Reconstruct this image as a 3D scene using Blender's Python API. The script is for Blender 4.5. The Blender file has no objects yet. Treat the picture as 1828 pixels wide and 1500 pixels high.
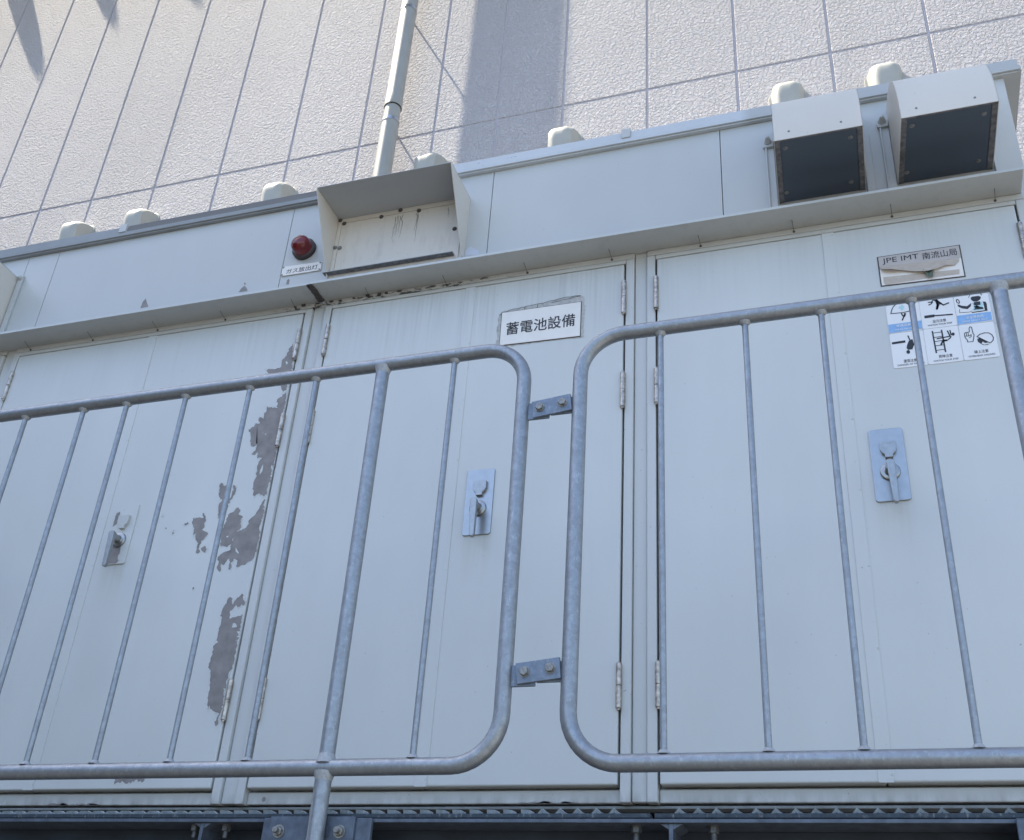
import bpy, bmesh, math, random
from mathutils import Vector, Matrix
random.seed(7)
SC = bpy.context.scene
COL = SC.collection

# ------------------------------------------------------------------ camera
F = 1965.1575
CAM = Vector((0.65490438, -3.02092808, -0.67562698))
_vx = Vector((-6264.0, 708.5, F)); _vz = Vector((241.0, -3320.0, F))
EX = (-_vx).normalized(); EZ = _vz.normalized(); EY = EZ.cross(EX)
R3 = Matrix((EX, EY, EZ))                     # world = R3 @ camera(x right, y down, z forward)
cd = bpy.data.cameras.new('camera'); cam = bpy.data.objects.new('camera', cd); COL.objects.link(cam)
cd.sensor_fit = 'HORIZONTAL'; cd.sensor_width = 36.0; cd.lens = 36.0 * F / 1828.0
cd.clip_start = 0.05; cd.clip_end = 600
c0, c1, c2 = R3 @ Vector((1, 0, 0)), R3 @ Vector((0, -1, 0)), R3 @ Vector((0, 0, -1))
cam.matrix_world = Matrix(((c0.x, c1.x, c2.x, CAM.x), (c0.y, c1.y, c2.y, CAM.y), (c0.z, c1.z, c2.z, CAM.z), (0, 0, 0, 1)))
SC.camera = cam

# ------------------------------------------------------------------ world, sun, exposure
TH = math.radians(9.4); EL = math.radians(61.7)
TO_SUN = Vector((-math.cos(EL) * math.cos(TH), -math.cos(EL) * math.sin(TH), math.sin(EL)))
w = bpy.data.worlds.new('World'); SC.world = w; w.use_nodes = True
nt = w.node_tree; nt.nodes.clear()
sky = nt.nodes.new('ShaderNodeTexSky'); sky.sky_type = 'NISHITA'; sky.sun_disc = False
sky.sun_elevation = EL; sky.sun_rotation = math.atan2(TO_SUN.x, TO_SUN.y) % (2 * math.pi)
sky.air_density = 1.0; sky.dust_density = 1.3; sky.ozone_density = 1.5; sky.altitude = 20
bg = nt.nodes.new('ShaderNodeBackground'); bg.inputs['Strength'].default_value = 0.15
wo = nt.nodes.new('ShaderNodeOutputWorld')
nt.links.new(sky.outputs[0], bg.inputs[0]); nt.links.new(bg.outputs[0], wo.inputs[0])
sl = bpy.data.lights.new('sun', 'SUN'); sl.energy = 5.0; sl.angle = math.radians(0.53); sl.color = (1.0, 0.91, 0.74)
so = bpy.data.objects.new('sun', sl); COL.objects.link(so)
so.rotation_euler = TO_SUN.to_track_quat('Z', 'Y').to_euler(); so.location = (-6, -3, 14)
SC.view_settings.view_transform = 'Standard'; SC.view_settings.look = 'None'
SC.view_settings.exposure = 1.50; SC.view_settings.gamma = 1.0; SC.view_settings.use_curve_mapping = False

# ------------------------------------------------------------------ photograph pixel -> point on a known plane
def at(px, py, y=0.0):
    r = R3 @ Vector((px - 914.0, py - 750.0, F)); return CAM + r * ((y - CAM.y) / r.y)
def crop(x0, y0, s): return lambda p: (x0 + p[0] * s, y0 + p[1] * s)

# ------------------------------------------------------------------ materials
def nodes(name):
    m = bpy.data.materials.new(name); m.use_nodes = True
    n = m.node_tree; b = n.nodes['Principled BSDF']
    return m, n, b
class NB:
    def __init__(s, n): s.n = n
    def new(s, t, **k):
        x = s.n.nodes.new(t)
        for a, v in k.items(): setattr(x, a, v)
        return x
    def link(s, a, b): s.n.links.new(a, b)
    def pos(s): return s.new('ShaderNodeNewGeometry').outputs['Position']
    def scaled(s, v, sc):
        x = s.new('ShaderNodeVectorMath', operation='MULTIPLY'); s.link(v, x.inputs[0]); x.inputs[1].default_value = sc; return x.outputs[0]
    def noise(s, v, scale, detail=3, rough=0.55, dist=0.0):
        x = s.new('ShaderNodeTexNoise'); x.inputs['Scale'].default_value = scale; x.inputs['Detail'].default_value = detail
        x.inputs['Roughness'].default_value = rough; x.inputs['Distortion'].default_value = dist; s.link(v, x.inputs['Vector']); return x.outputs['Fac']
    def rng(s, v, a, b, c=0.0, d=1.0, smooth=False):
        x = s.new('ShaderNodeMapRange'); x.interpolation_type = 'SMOOTHSTEP' if smooth else 'LINEAR'
        s.link(v, x.inputs[0]); 
        for i, q in zip((1, 2, 3, 4), (a, b, c, d)): x.inputs[i].default_value = q
        return x.outputs[0]
    def math(s, op, a, b):
        x = s.new('ShaderNodeMath', operation=op)
        for i, q in enumerate((a, b)):
            if isinstance(q, (int, float)): x.inputs[i].default_value = q
            else: s.link(q, x.inputs[i])
        return x.outputs[0]
    def mix(s, f, a, b):
        x = s.new('ShaderNodeMix', data_type='RGBA')
        if isinstance(f, (int, float)): x.inputs[0].default_value = f
        else: s.link(f, x.inputs[0])
        for i, q in ((6, a), (7, b)):
            if isinstance(q, (tuple, list)): x.inputs[i].default_value = (*q[:3], 1)
            else: s.link(q, x.inputs[i])
        return x.outputs[2]
    def bump(s, h, strength, dist):
        x = s.new('ShaderNodeBump'); x.inputs['Strength'].default_value = strength; x.inputs['Distance'].default_value = dist
        s.link(h, x.inputs['Height']); return x.outputs[0]
    def sep(s, v):
        x = s.new('ShaderNodeSeparateXYZ'); s.link(v, x.inputs[0]); return x.outputs

def plain(name, col, rough=0.5, metal=0.0, var=0.08, scale=30, bump=0.0, bscale=80, spec=0.5):
    m, n, b = nodes(name); k = NB(n); p = k.pos()
    f = k.noise(p, scale, 4)
    c = k.mix(k.rng(f, 0.3, 0.7), tuple(x * (1 - var) for x in col), tuple(min(1, x * (1 + var)) for x in col))
    k.link(c, b.inputs['Base Color']); b.inputs['Roughness'].default_value = rough; b.inputs['Metallic'].default_value = metal
    b.inputs['Specular IOR Level'].default_value = spec
    if bump: k.link(k.bump(k.noise(p, bscale, 4), bump, 0.002), b.inputs['Normal'])
    return m

def paint(name, col=(0.520, 0.528, 0.510), rough=0.37, streaks=False, mould=False, peel=False, grime=0.04):
    m, n, b = nodes(name); k = NB(n); p = k.pos()
    big = k.noise(k.scaled(p, (1, 1, 0.5)), 1.7, 3)
    fine = k.noise(k.scaled(p, (1, 1, 0.25)), 26, 4, 0.65)
    c = k.mix(k.rng(big, 0.3, 0.7), tuple(x * 0.93 for x in col), tuple(x * 1.05 for x in col))
    c = k.mix(k.rng(fine, 0.52, 0.8, 0, grime), c, tuple(x * 0.55 for x in col))
    specks = k.noise(p, 95, 2, 0.5)
    c = k.mix(k.rng(specks, 0.735, 0.76, 0, 0.5), c, (0.20, 0.19, 0.17))
    r = k.rng(big, 0.25, 0.75, rough - 0.05, rough + 0.08)
    xyz = k.sep(p)
    if streaks:      # rain-washed dirt running down from the gutter line
        st = k.noise(k.scaled(p, (70, 70, 2.2)), 1.0, 3, 0.6)
        st2 = k.noise(k.scaled(p, (9, 9, 0.6)), 1.0, 2, 0.5)
        fall = k.rng(xyz[2], 1.42, 1.84, 0, 1, True)
        xm = k.math('MULTIPLY', k.rng(xyz[0], -2.2, -0.9, 0.25, 1, True), k.rng(xyz[0], -0.3, 0.4, 1, 0.3, True))
        f = k.math('MULTIPLY', k.math('MULTIPLY', k.rng(st, 0.42, 0.72), k.rng(st2, 0.3, 0.62)), k.math('MULTIPLY', fall, xm))
        c = k.mix(k.math('MULTIPLY', f, 0.36), c, (0.23, 0.22, 0.20))
        for xc in (-1.9425, -0.5515, 0.7300):      # faint rust wash under each lock plate
            lx = k.math('ABSOLUTE', k.math('SUBTRACT', xyz[0], xc), 0.0)
            g_ = k.math('MULTIPLY', k.rng(lx, 0.030, 0.062, 1, 0, True), k.math('MULTIPLY', k.rng(xyz[2], 0.60, 0.805, 0, 1, True), k.rng(xyz[2], 0.801, 0.804, 1, 0)))
            c = k.mix(k.math('MULTIPLY', g_, k.rng(st, 0.3, 0.75, 0.04, 0.34)), c, (0.40, 0.36, 0.27))
    if mould:        # black algae along the frame head under the gutter
        a = k.noise(k.scaled(p, (22, 22, 70)), 1.0, 5, 0.72)
        xm = k.math('MULTIPLY', k.rng(xyz[0], -1.62, -1.36, 0, 1, True), k.rng(xyz[0], -0.72, -0.25, 1, 0, True))
        zm = k.math('MULTIPLY', k.rng(xyz[2], 1.832, 1.85, 0, 1, True), k.rng(xyz[2], 1.866, 1.876, 1, 0.4, True))
        th = k.math('MULTIPLY', k.math('ADD', k.math('MULTIPLY', xm, 0.72), 0.12), zm)
        f = k.math('GREATER_THAN', k.math('ADD', k.math('MULTIPLY', th, 0.36), a), 0.83)
        soft = k.math('MULTIPLY', k.rng(a, 0.35, 0.65), k.math('MULTIPLY', th, 0.7))
        c = k.mix(soft, c, (0.20, 0.19, 0.165))
        c = k.mix(k.math('MULTIPLY', f, 0.9), c, (0.035, 0.035, 0.035))
        low = k.math('MULTIPLY', k.rng(xyz[2], -0.034, 0.012, 0.55, 0, True), k.rng(k.noise(k.scaled(p, (30, 30, 8)), 1, 3), 0.4, 0.7))
        c = k.mix(low, c, (0.17, 0.155, 0.13))
    if peel:         # roof flashing: paint flaked off to dark primer between the joint covers
        a = k.noise(k.scaled(p, (14, 14, 30)), 1.0, 5, 0.68)
        e1 = k.math('MULTIPLY', k.rng(xyz[0], -2.365, -2.345), k.rng(xyz[0], -1.33, -1.25, 1, 0))
        e2 = k.math('MULTIPLY', k.rng(xyz[0], -0.78, -0.72), k.rng(xyz[0], -0.55, -0.40, 0.45, 0.0))
        e = k.math('MAXIMUM', e1, e2)
        top = k.rng(xyz[2], 2.436, 2.444)
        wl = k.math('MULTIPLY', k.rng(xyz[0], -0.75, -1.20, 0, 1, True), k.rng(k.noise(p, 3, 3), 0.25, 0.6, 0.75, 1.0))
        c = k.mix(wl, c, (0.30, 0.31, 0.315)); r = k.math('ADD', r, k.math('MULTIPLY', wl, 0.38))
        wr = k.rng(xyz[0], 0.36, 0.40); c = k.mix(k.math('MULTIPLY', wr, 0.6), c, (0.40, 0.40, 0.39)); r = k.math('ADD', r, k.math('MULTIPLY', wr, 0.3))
        f = k.math('GREATER_THAN', k.math('MULTIPLY', k.math('ADD', k.math('MULTIPLY', e, 1.15), 0.04), top), k.math('ADD', a, 0.16))
        c = k.mix(f, c, (0.215, 0.205, 0.20))
        r = k.math('ADD', r, k.math('MULTIPLY', f, 0.25))
    k.link(c, b.inputs['Base Color']); k.link(r, b.inputs['Roughness']); b.inputs['Specular IOR Level'].default_value = 0.5
    wob = k.noise(k.scaled(p, (1, 1, 0.45)), 2.6, 2, 0.5)
    op = k.noise(p, 420, 2, 0.5)
    h = k.math('ADD', k.math('MULTIPLY', wob, 1.0), k.math('MULTIPLY', op, 0.004))
    k.link(k.bump(h, 0.5, 0.018), b.inputs['Normal'])
    return m

def galv(name, col=(0.295, 0.318, 0.345), rough=0.36, metal=0.7, dark=0.70):
    m, n, b = nodes(name); k = NB(n); p = k.pos()
    v = k.new('ShaderNodeTexVoronoi'); v.inputs['Scale'].default_value = 95; k.link(p, v.inputs['Vector'])
    sp = k.sep(v.outputs['Color'])[0]
    c = k.mix(k.rng(sp, 0, 1, 0, 1), tuple(x * 0.92 for x in col), tuple(min(1, x * 1.07) for x in col))
    mot = k.noise(p, 55, 5, 0.75)
    c = k.mix(k.rng(mot, 0.46, 0.78, 0, 0.5), c, tuple(x * dark for x in col))
    wh = k.noise(k.scaled(p, (160, 160, 60)), 1.0, 5, 0.75)
    c = k.mix(k.rng(wh, 0.56, 0.76, 0, 0.5), c, (0.60, 0.62, 0.62))
    br = k.noise(p, 31, 4, 0.7, 0.6)
    c = k.mix(k.rng(br, 0.70, 0.76, 0, 0.7), c, (0.17, 0.115, 0.08))
    scr = k.noise(k.scaled(p, (40, 40, 260)), 1.0, 3, 0.6)
    k.link(c, b.inputs['Base Color']); b.inputs['Metallic'].default_value = metal
    k.link(k.rng(mot, 0.3, 0.7, rough, rough + 0.22), b.inputs['Roughness'])
    h = k.math('ADD', k.math('MULTIPLY', k.noise(p, 130, 4, 0.6), 1.0), k.math('MULTIPLY', scr, 0.5))
    k.link(k.bump(h, 0.22, 0.0012), b.inputs['Normal'])
    return m

def stucco():
    m, n, b = nodes('stucco'); k = NB(n); p = k.pos()
    big = k.noise(p, 0.8, 3); gr = k.noise(p, 70, 3, 0.6)
    c = k.mix(k.rng(big, 0.3, 0.7), (0.540, 0.518, 0.530), (0.588, 0.562, 0.572))
    c = k.mix(k.rng(gr, 0.45, 0.78, 0, 0.35), c, (0.46, 0.44, 0.45))
    st = k.noise(k.scaled(p, (3, 3, 0.25)), 1.0, 4, 0.6)
    c = k.mix(k.rng(st, 0.52, 0.75, 0, 0.22), c, (0.36, 0.345, 0.33))
    k.link(c, b.inputs['Base Color']); b.inputs['Roughness'].default_value = 0.85; b.inputs['Specular IOR Level'].default_value = 0.2
    g1 = k.noise(p, 58, 3, 0.6, 0.4); g2 = k.noise(p, 150, 2, 0.5, 0.4)
    h = k.math('ADD', k.rng(g1, 0.36, 0.64, 0, 1, True), k.math('MULTIPLY', g2, 0.30))
    k.link(k.bump(h, STUCCO, 0.0062), b.inputs['Normal'])
    return m
STUCCO = 1.0

def meshcloth():
    m, n, b = nodes('insect_mesh'); k = NB(n); p = k.pos()
    v = k.new('ShaderNodeTexVoronoi'); v.inputs['Scale'].default_value = 330; v.inputs['Randomness'].default_value = 0.0; k.link(p, v.inputs['Vector'])
    c = k.mix(k.rng(v.outputs['Distance'], 0.3, 0.6), (0.042, 0.058, 0.082), (0.12, 0.15, 0.19))
    c = k.mix(k.rng(k.noise(p, 9, 4), 0.5, 0.8, 0, 0.4), c, (0.10, 0.105, 0.11))
    k.link(c, b.inputs['Base Color']); b.inputs['Roughness'].default_value = 0.6; return m

M = {}
M['paint'] = paint('cream_paint'); M['door'] = paint('door_paint', col=(0.590, 0.600, 0.580), rough=0.37, streaks=True); M['frame'] = paint('frame_paint', col=(0.565, 0.57, 0.553), mould=True)
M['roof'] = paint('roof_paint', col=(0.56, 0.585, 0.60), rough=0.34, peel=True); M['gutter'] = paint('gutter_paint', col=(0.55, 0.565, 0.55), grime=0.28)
M['hood'] = paint('hood_paint', col=(0.66, 0.62, 0.555), rough=0.45); M['hoodshade'] = paint('hood_top_shaded', col=(0.42, 0.43, 0.43), rough=0.5); M['inner'] = paint('stained_panel', col=(0.67, 0.62, 0.555), rough=0.5, grime=0.4)  # hood top colour darkened to paint in shade on its underside
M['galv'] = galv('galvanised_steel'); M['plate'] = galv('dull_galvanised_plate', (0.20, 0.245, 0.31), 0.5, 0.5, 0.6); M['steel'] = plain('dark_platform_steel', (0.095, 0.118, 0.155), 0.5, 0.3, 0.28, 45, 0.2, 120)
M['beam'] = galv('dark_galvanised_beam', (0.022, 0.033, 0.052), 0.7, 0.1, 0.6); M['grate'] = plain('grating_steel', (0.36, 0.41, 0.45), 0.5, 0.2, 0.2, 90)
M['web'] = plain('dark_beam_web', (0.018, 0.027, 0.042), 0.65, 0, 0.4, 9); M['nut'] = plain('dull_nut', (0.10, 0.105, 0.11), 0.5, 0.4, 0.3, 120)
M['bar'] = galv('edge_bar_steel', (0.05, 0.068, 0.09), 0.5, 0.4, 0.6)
M['bolt'] = plain('weathered_bolt', (0.26, 0.26, 0.25), 0.5, 0.6, 0.35, 160, 0.3, 200)
M['hinge'] = plain('worn_stainless', (0.46, 0.40, 0.34), 0.36, 0.8, 0.45, 70, 0.3, 160)
M['lock'] = plain('satin_stainless', (0.37, 0.378, 0.385), 0.32, 0.85, 0.06, 40); M['lever'] = plain('cast_zinc', (0.34, 0.34, 0.335), 0.33, 0.85, 0.12, 90)
M['primer'] = plain('bare_primer', (0.245, 0.222, 0.212), 0.6, 0, 0.20, 26)
M['flake'] = plain('paint_edge', (0.68, 0.69, 0.68), 0.5, 0, 0.05); M['weld'] = plain('weld_bead', (0.36, 0.375, 0.39), 0.6, 0.25, 0.16, 160, 0.4, 200)
M['dark'] = plain('shadow_gap', (0.03, 0.03, 0.03), 0.8); M['black'] = plain('black_ink', (0.020, 0.021, 0.025), 0.5, 0, 0.05)
M['white'] = plain('sign_white', (0.80, 0.755, 0.70), 0.3, 0, 0.03, 20); M['sheet'] = plain('sticker_white', (0.80, 0.785, 0.775), 0.3, 0, 0.02, 20)
M['blue'] = plain('sticker_blue', (0.25, 0.43, 0.70), 0.35, 0, 0.12, 60); M['aqua'] = plain('sticker_aqua', (0.42, 0.66, 0.70), 0.35, 0, 0.04)
M['sheetgrey'] = plain('sticker_edge', (0.55, 0.56, 0.57), 0.35); M['olive'] = plain('curled_tape', (0.12, 0.15, 0.11), 0.5, 0, 0.3, 60)
M['beige'] = plain('torn_label', (0.50, 0.425, 0.355), 0.55, 0, 0.08, 50); M['grey'] = plain('grey_plate', (0.48, 0.43, 0.40), 0.45, 0, 0.06)
M['halo'] = plain('weathered_sealant', (0.44, 0.43, 0.41), 0.7, 0, 0.25, 60); M['brown'] = plain('dirty_edge', (0.085, 0.075, 0.07), 0.8, 0, 0.4, 90)
M['red'] = plain('red_lens', (0.15, 0.014, 0.016), 0.17, 0, 0.25, 26); M['redbase'] = plain('lamp_base', (0.055, 0.04, 0.042), 0.5, 0, 0.2, 60)
M['mesh'] = meshcloth(); M['meshframe'] = plain('oxidised_frame', (0.17, 0.165, 0.165), 0.6, 0.2, 0.45, 55)
M['stucco'] = stucco(); M['joint'] = plain('joint_sealant', (0.53, 0.50, 0.54), 0.7, 0, 0.06, 20)
M['cap'] = plain('cap_paint', (0.43, 0.425, 0.385), 0.42, 0, 0.04, 12); M['pipe'] = plain('pvc_pipe', (0.35, 0.352, 0.33), 0.4, 0, 0.05, 9)
M['clamp'] = plain('clamp_steel', (0.55, 0.55, 0.56), 0.3, 0.9, 0.1, 60)
M['ground'] = plain('asphalt', (0.032, 0.033, 0.036), 0.9, 0, 0.2, 7, 0.4, 120); M['conc'] = plain('concrete', (0.22, 0.218, 0.21), 0.85, 0, 0.12, 3)
M['facade'] = plain('grey_render', (0.14, 0.138, 0.135), 0.85, 0, 0.15, 2); M['pane'] = plain('dark_pane', (0.03, 0.035, 0.04), 0.08)
M['residue'] = plain('sticker_residue', (0.56, 0.585, 0.65), 0.5, 0, 0.05, 60); M['stain'] = plain('run_stain', (0.33, 0.31, 0.27), 0.7, 0, 0.2, 60)

# ------------------------------------------------------------------ mesh builder
class MB:
    def __init__(s): s.v = []; s.f = []; s.mi = []; s.sm = []
    def add(s, vs, fs, mi=0, smooth=False):
        o = len(s.v); s.v += [tuple(v) for v in vs]
        for f in fs: s.f.append(tuple(o + i for i in f)); s.mi.append(mi); s.sm.append(smooth)
    def box(s, x0, x1, y0, y1, z0, z1, mi=0):
        s.add([(x, y, z) for x in (x0, x1) for y in (y0, y1) for z in (z0, z1)],
              [(0, 1, 3, 2), (4, 6, 7, 5), (0, 4, 5, 1), (2, 3, 7, 6), (0, 2, 6, 4), (1, 5, 7, 3)], mi)
    def prism(s, poly, a0, a1, axis='y', mi=0):
        # poly: 2D points; axis 'y' -> (x,z), 'x' -> (y,z), 'z' -> (x,y)
        def q(p, a): return {'y': (p[0], a, p[1]), 'x': (a, p[0], p[1]), 'z': (p[0], p[1], a)}[axis]
        n = len(poly); vs = [q(p, a0) for p in poly] + [q(p, a1) for p in poly]
        s.add(vs, [tuple(range(n)), tuple(range(2 * n - 1, n - 1, -1))] + [(i, n + i, n + (i + 1) % n, (i + 1) % n) for i in range(n)], mi)
    def tube(s, pts, r, seg=16, closed=False, caps=True, mi=0):
        pts = [Vector(p) for p in pts]; n = len(pts); rings = []; prev = None
        for i, p in enumerate(pts):
            if closed: t = pts[(i + 1) % n] - pts[i - 1]
            else: t = pts[min(i + 1, n - 1)] - pts[max(i - 1, 0)]
            t.normalize()
            if prev is None:
                u = t.cross(Vector((0, 1, 0)));
                if u.length < 1e-4: u = t.cross(Vector((1, 0, 0)))
            else: u = prev - t * prev.dot(t)
            u.normalize(); prev = u; vv = t.cross(u)
            rr = r[i] if isinstance(r, (list, tuple)) else r
            rings.append([p + (u * math.cos(a) + vv * math.sin(a)) * rr for a in [2 * math.pi * j / seg for j in range(seg)]])
        vs = [v for rg in rings for v in rg]; m = n if closed else n - 1
        s.add(vs, [(i * seg + j, i * seg + (j + 1) % seg, ((i + 1) % n) * seg + (j + 1) % seg, ((i + 1) % n) * seg + j) for i in range(m) for j in range(seg)], mi, True)
        if caps and not closed:
            s.add(rings[0], [tuple(range(seg - 1, -1, -1))], mi); s.add(rings[-1], [tuple(range(seg))], mi)
    def lathe(s, c, axis, prof, seg=24, mi=0, smooth=True, rot=0.0):
        # prof: list of (distance along axis, radius)
        a = Vector(axis).normalized(); u = a.cross(Vector((0, 0, 1)));
        if u.length < 1e-3: u = a.cross(Vector((1, 0, 0)))
        u.normalize(); v = a.cross(u); c = Vector(c); vs = []
        for d, r in prof:
            for j in range(seg):
                t = 2 * math.pi * j / seg + rot; vs.append(c + a * d + (u * math.cos(t) + v * math.sin(t)) * r)
        n = len(prof)
        s.add(vs, [(i * seg + j, i * seg + (j + 1) % seg, (i + 1) * seg + (j + 1) % seg, (i + 1) * seg + j) for i in range(n - 1) for j in range(seg)], mi, smooth)
        s.add(vs[:seg], [tuple(range(seg))], mi); s.add(vs[-seg:], [tuple(range(seg - 1, -1, -1))], mi)
    def flat(s, pts3, mi=0): s.add(pts3, [tuple(range(len(pts3)))], mi)
    def build(s, name, mats, parent=None, bevel=0.0, seg=2, origin=None):
        if not isinstance(mats, (list, tuple)): mats = [mats]
        L = Vector((0, 0, 0))
        if parent is not None: L = world_of(parent)
        o0 = Vector(origin) if origin is not None else L
        me = bpy.data.meshes.new(name); me.from_pydata([tuple(Vector(v) - o0) for v in s.v], [], s.f)
        for m in mats: me.materials.append(m)
        me.polygons.foreach_set('material_index', s.mi); me.polygons.foreach_set('use_smooth', s.sm)
        bm = bmesh.new(); bm.from_mesh(me); bmesh.ops.recalc_face_normals(bm, faces=bm.faces)
        for e in bm.edges:
            if len(e.link_faces) == 2 and e.calc_face_angle(0) > math.radians(33): e.smooth = False
        bm.to_mesh(me); bm.free(); me.update()
        o = bpy.data.objects.new(name, me); COL.objects.link(o); o.location = o0 - L
        if parent is not None: o.parent = parent
        if bevel:
            b = o.modifiers.new('bevel', 'BEVEL'); b.width = bevel; b.segments = seg; b.limit_method = 'ANGLE'; b.angle_limit = math.radians(50)
        return o
def world_of(o):
    L = Vector(o.location)
    while o.parent: o = o.parent; L += o.location
    return L
def face_front(me):
    bm = bmesh.new(); bm.from_mesh(me)
    for f in bm.faces:
        if f.normal.y > 0: f.normal_flip()
    bm.to_mesh(me); bm.free()
def thing(name, label, cat, loc, group=None):
    o = bpy.data.objects.new(name, None); COL.objects.link(o); o.location = loc; o.empty_display_size = 0.1
    o['label'] = label; o['category'] = cat
    if group: o['group'] = group
    return o
def tag(o, label, cat, group=None):
    o['label'] = label; o['category'] = cat
    if group: o['group'] = group
    return o
def copy_tree(o, parent=None):
    c = o.copy(); COL.objects.link(c); c.parent = parent
    for ch in list(o.children): copy_tree(ch, c)
    return c
def rrect(x0, x1, z0, z1, r, n=4):
    P = []
    for cx, cz, a0 in ((x1 - r, z1 - r, 0), (x0 + r, z1 - r, 90), (x0 + r, z0 + r, 180), (x1 - r, z0 + r, 270)):
        for i in range(n + 1):
            a = math.radians(a0 + 90 * i / n); P.append((cx + r * math.cos(a), cz + r * math.sin(a)))
    return P
def ribbon(mb, pts, wd, y, mi=0):
    for (a, b) in zip(pts[:-1], pts[1:]):
        a = Vector((a[0], a[1])); b = Vector((b[0], b[1])); d = (b - a)
        if d.length < 1e-6: continue
        d.normalize(); n = Vector((-d.y, d.x)) * wd / 2; e = d * wd * 0.25
        q = [a - e + n, a - e - n, b + e - n, b + e + n]
        mb.flat([(p.x, y, p.y) for p in q], mi)
def text(body, x0, x1, z0, z1, y, mat, parent, name='lettering', bold=0.0):
    c = bpy.data.curves.new('t', 'FONT'); c.body = body; c.size = 1; c.offset = bold; c.resolution_u = 3
    o = bpy.data.objects.new('t', c); COL.objects.link(o)
    dg = bpy.context.evaluated_depsgraph_get(); me = bpy.data.meshes.new_from_object(o.evaluated_get(dg))
    bpy.data.objects.remove(o); vs = [v.co.copy() for v in me.vertices]
    ax, bx = min(v.x for v in vs), max(v.x for v in vs); az, bz = min(v.y for v in vs), max(v.y for v in vs)
    L = world_of(parent)
    for v, q in zip(me.vertices, vs):
        v.co = Vector((x0 + (q.x - ax) / (bx - ax) * (x1 - x0), y, z0 + (q.y - az) / (bz - az) * (z1 - z0))) - L
    me.materials.clear(); me.materials.append(mat); me.update(); face_front(me)
    t = bpy.data.objects.new(name, me); COL.objects.link(t); t.parent = parent
    return t
def jag(poly, amp, step, seed=1):
    rnd = random.Random(seed); out = []
    n = len(poly)
    for i in range(n):
        a = Vector(poly[i]); b = Vector(poly[(i + 1) % n]); k = max(1, int((b - a).length / step))
        for j in range(k):
            p = a.lerp(b, j / k); out.append((p.x + rnd.uniform(-amp, amp), p.y + rnd.uniform(-amp, amp)))
    return out

# ================================================================== SETTING
g = MB(); g.add([(-120, -120, -2.3), (120, -120, -2.3), (120, 120, -2.3), (-120, 120, -2.3)], [(0, 1, 2, 3)])
g = g.build('ground', M['ground']); g['kind'] = 'structure'

mb = MB(); mb.add([(1.2, -14, -2.296), (60, -14, -2.296), (60, 1.55, -2.296), (1.2, 1.55, -2.296)], [(0, 1, 2, 3)])  # unseen pale slab, added to bounce light up under the gutter
o = mb.build('bounce_slab', M['conc']); o['kind'] = 'structure'

# ---- building wall: autoclaved panels with recessed sealant joints
WY = 1.6
wall = thing('building_wall', 'pale stucco building wall of tall panels with thin recessed joints, behind the cabinet', 'wall', (-2, WY, -2.3))
xs = [-4.80, -4.35, -3.826, -3.306, -2.774, -2.250, -1.722, -1.297, -0.862, -0.333, 0.200, 0.735, 1.266]
x = -4.80
left = []
for st in (0.48, 0.53, 0.53, 0.53, 0.53, 0.53, 0.53, 0.53, 0.53, 0.53, 0.53, 0.53, 0.53, 0.53, 0.53, 0.53): x -= st; left.insert(0, x)
xs = left + xs + [1.266 + 0.531 * i for i in range(1, 16)]
zs = [-2.3, 1.35, 4.465, 7.95, 11.5, 15.0]
mb = MB(); jw = 0.0055
for i in range(len(xs) - 1):
    for j in range(len(zs) - 1):
        mb.box(xs[i] + jw, xs[i + 1] - jw, WY, WY + 0.1, zs[j] + jw, zs[j + 1] - jw)
mb.build('wall_panels', M['stucco'], wall, bevel=0.005, seg=1)
mb = MB(); mb.box(xs[0], xs[-1], WY + 0.007, WY + 0.06, zs[0], zs[-1]); mb.build('joint_sealant', M['joint'], wall)

# ---- concrete slab added overhead, unseen, to keep the sun off cabinet and railing
ow = thing('overhead_sun_blocker', 'long concrete slab added high above, unseen, to shade the cabinet', 'walkway', (-4, -1.3, 8.6))
mb = MB(); mb.box(-34, 26, -2.15, 0.15, 8.6, 9.0); mb.box(-34, 26, -1.7, -0.4, 8.0, 8.6); mb.build('deck', M['conc'], ow, bevel=0.03)
for sx in (-33, 25):
    mb = MB(); mb.box(sx - 0.5, sx + 0.5, -1.6, -0.5, -2.3, 8.0); mb.build('pier', M['conc'], ow, bevel=0.04)

# ---- unseen building added at left to darken what the pipes and panels reflect
nb = thing('added_dark_building', 'grey building added out of view to the left, darkening reflections', 'building', (-16.5, -13, -2.3))
mb = MB(); mb.box(-21, -12, -24, -2.6, -2.3, 6.4); nbw = mb.build('wall', M['facade'], nb, bevel=0.03)
mb = MB(); mb.box(-21.15, -11.85, -24.15, -2.45, 6.4, 6.8); mb.build('roof', M['conc'], nb, bevel=0.03)
for yy in (-21, -17, -13, -9, -5):
    for zz in (0.2, 3.2):
        mb = MB(); mb.box(-12.02, -11.97, yy - 0.9, yy + 0.9, zz, zz + 1.6); mb.build('window', M['pane'], nb)

# ================================================================== CABINET
cab = thing('equipment_cabinet', 'large cream steel outdoor cabinet with a row of double doors, standing on the platform', 'cabinet', (-1.5, 0.5, -0.05))
mb = MB(); mb.box(-4.6, 1.268, 0.055, 1.15, 0.0, 2.41); mb.build('body', M['paint'], cab, bevel=0.004)
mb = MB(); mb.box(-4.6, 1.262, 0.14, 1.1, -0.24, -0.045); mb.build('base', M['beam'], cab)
mb = MB(); mb.box(-4.6, 1.265, 0.028, 0.075, -0.0425, -0.0345); mb.build('base_rail', plain('base_rail_paint', (0.20, 0.215, 0.215), 0.6, 0, 0.25, 25), cab, bevel=0.002)
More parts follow.
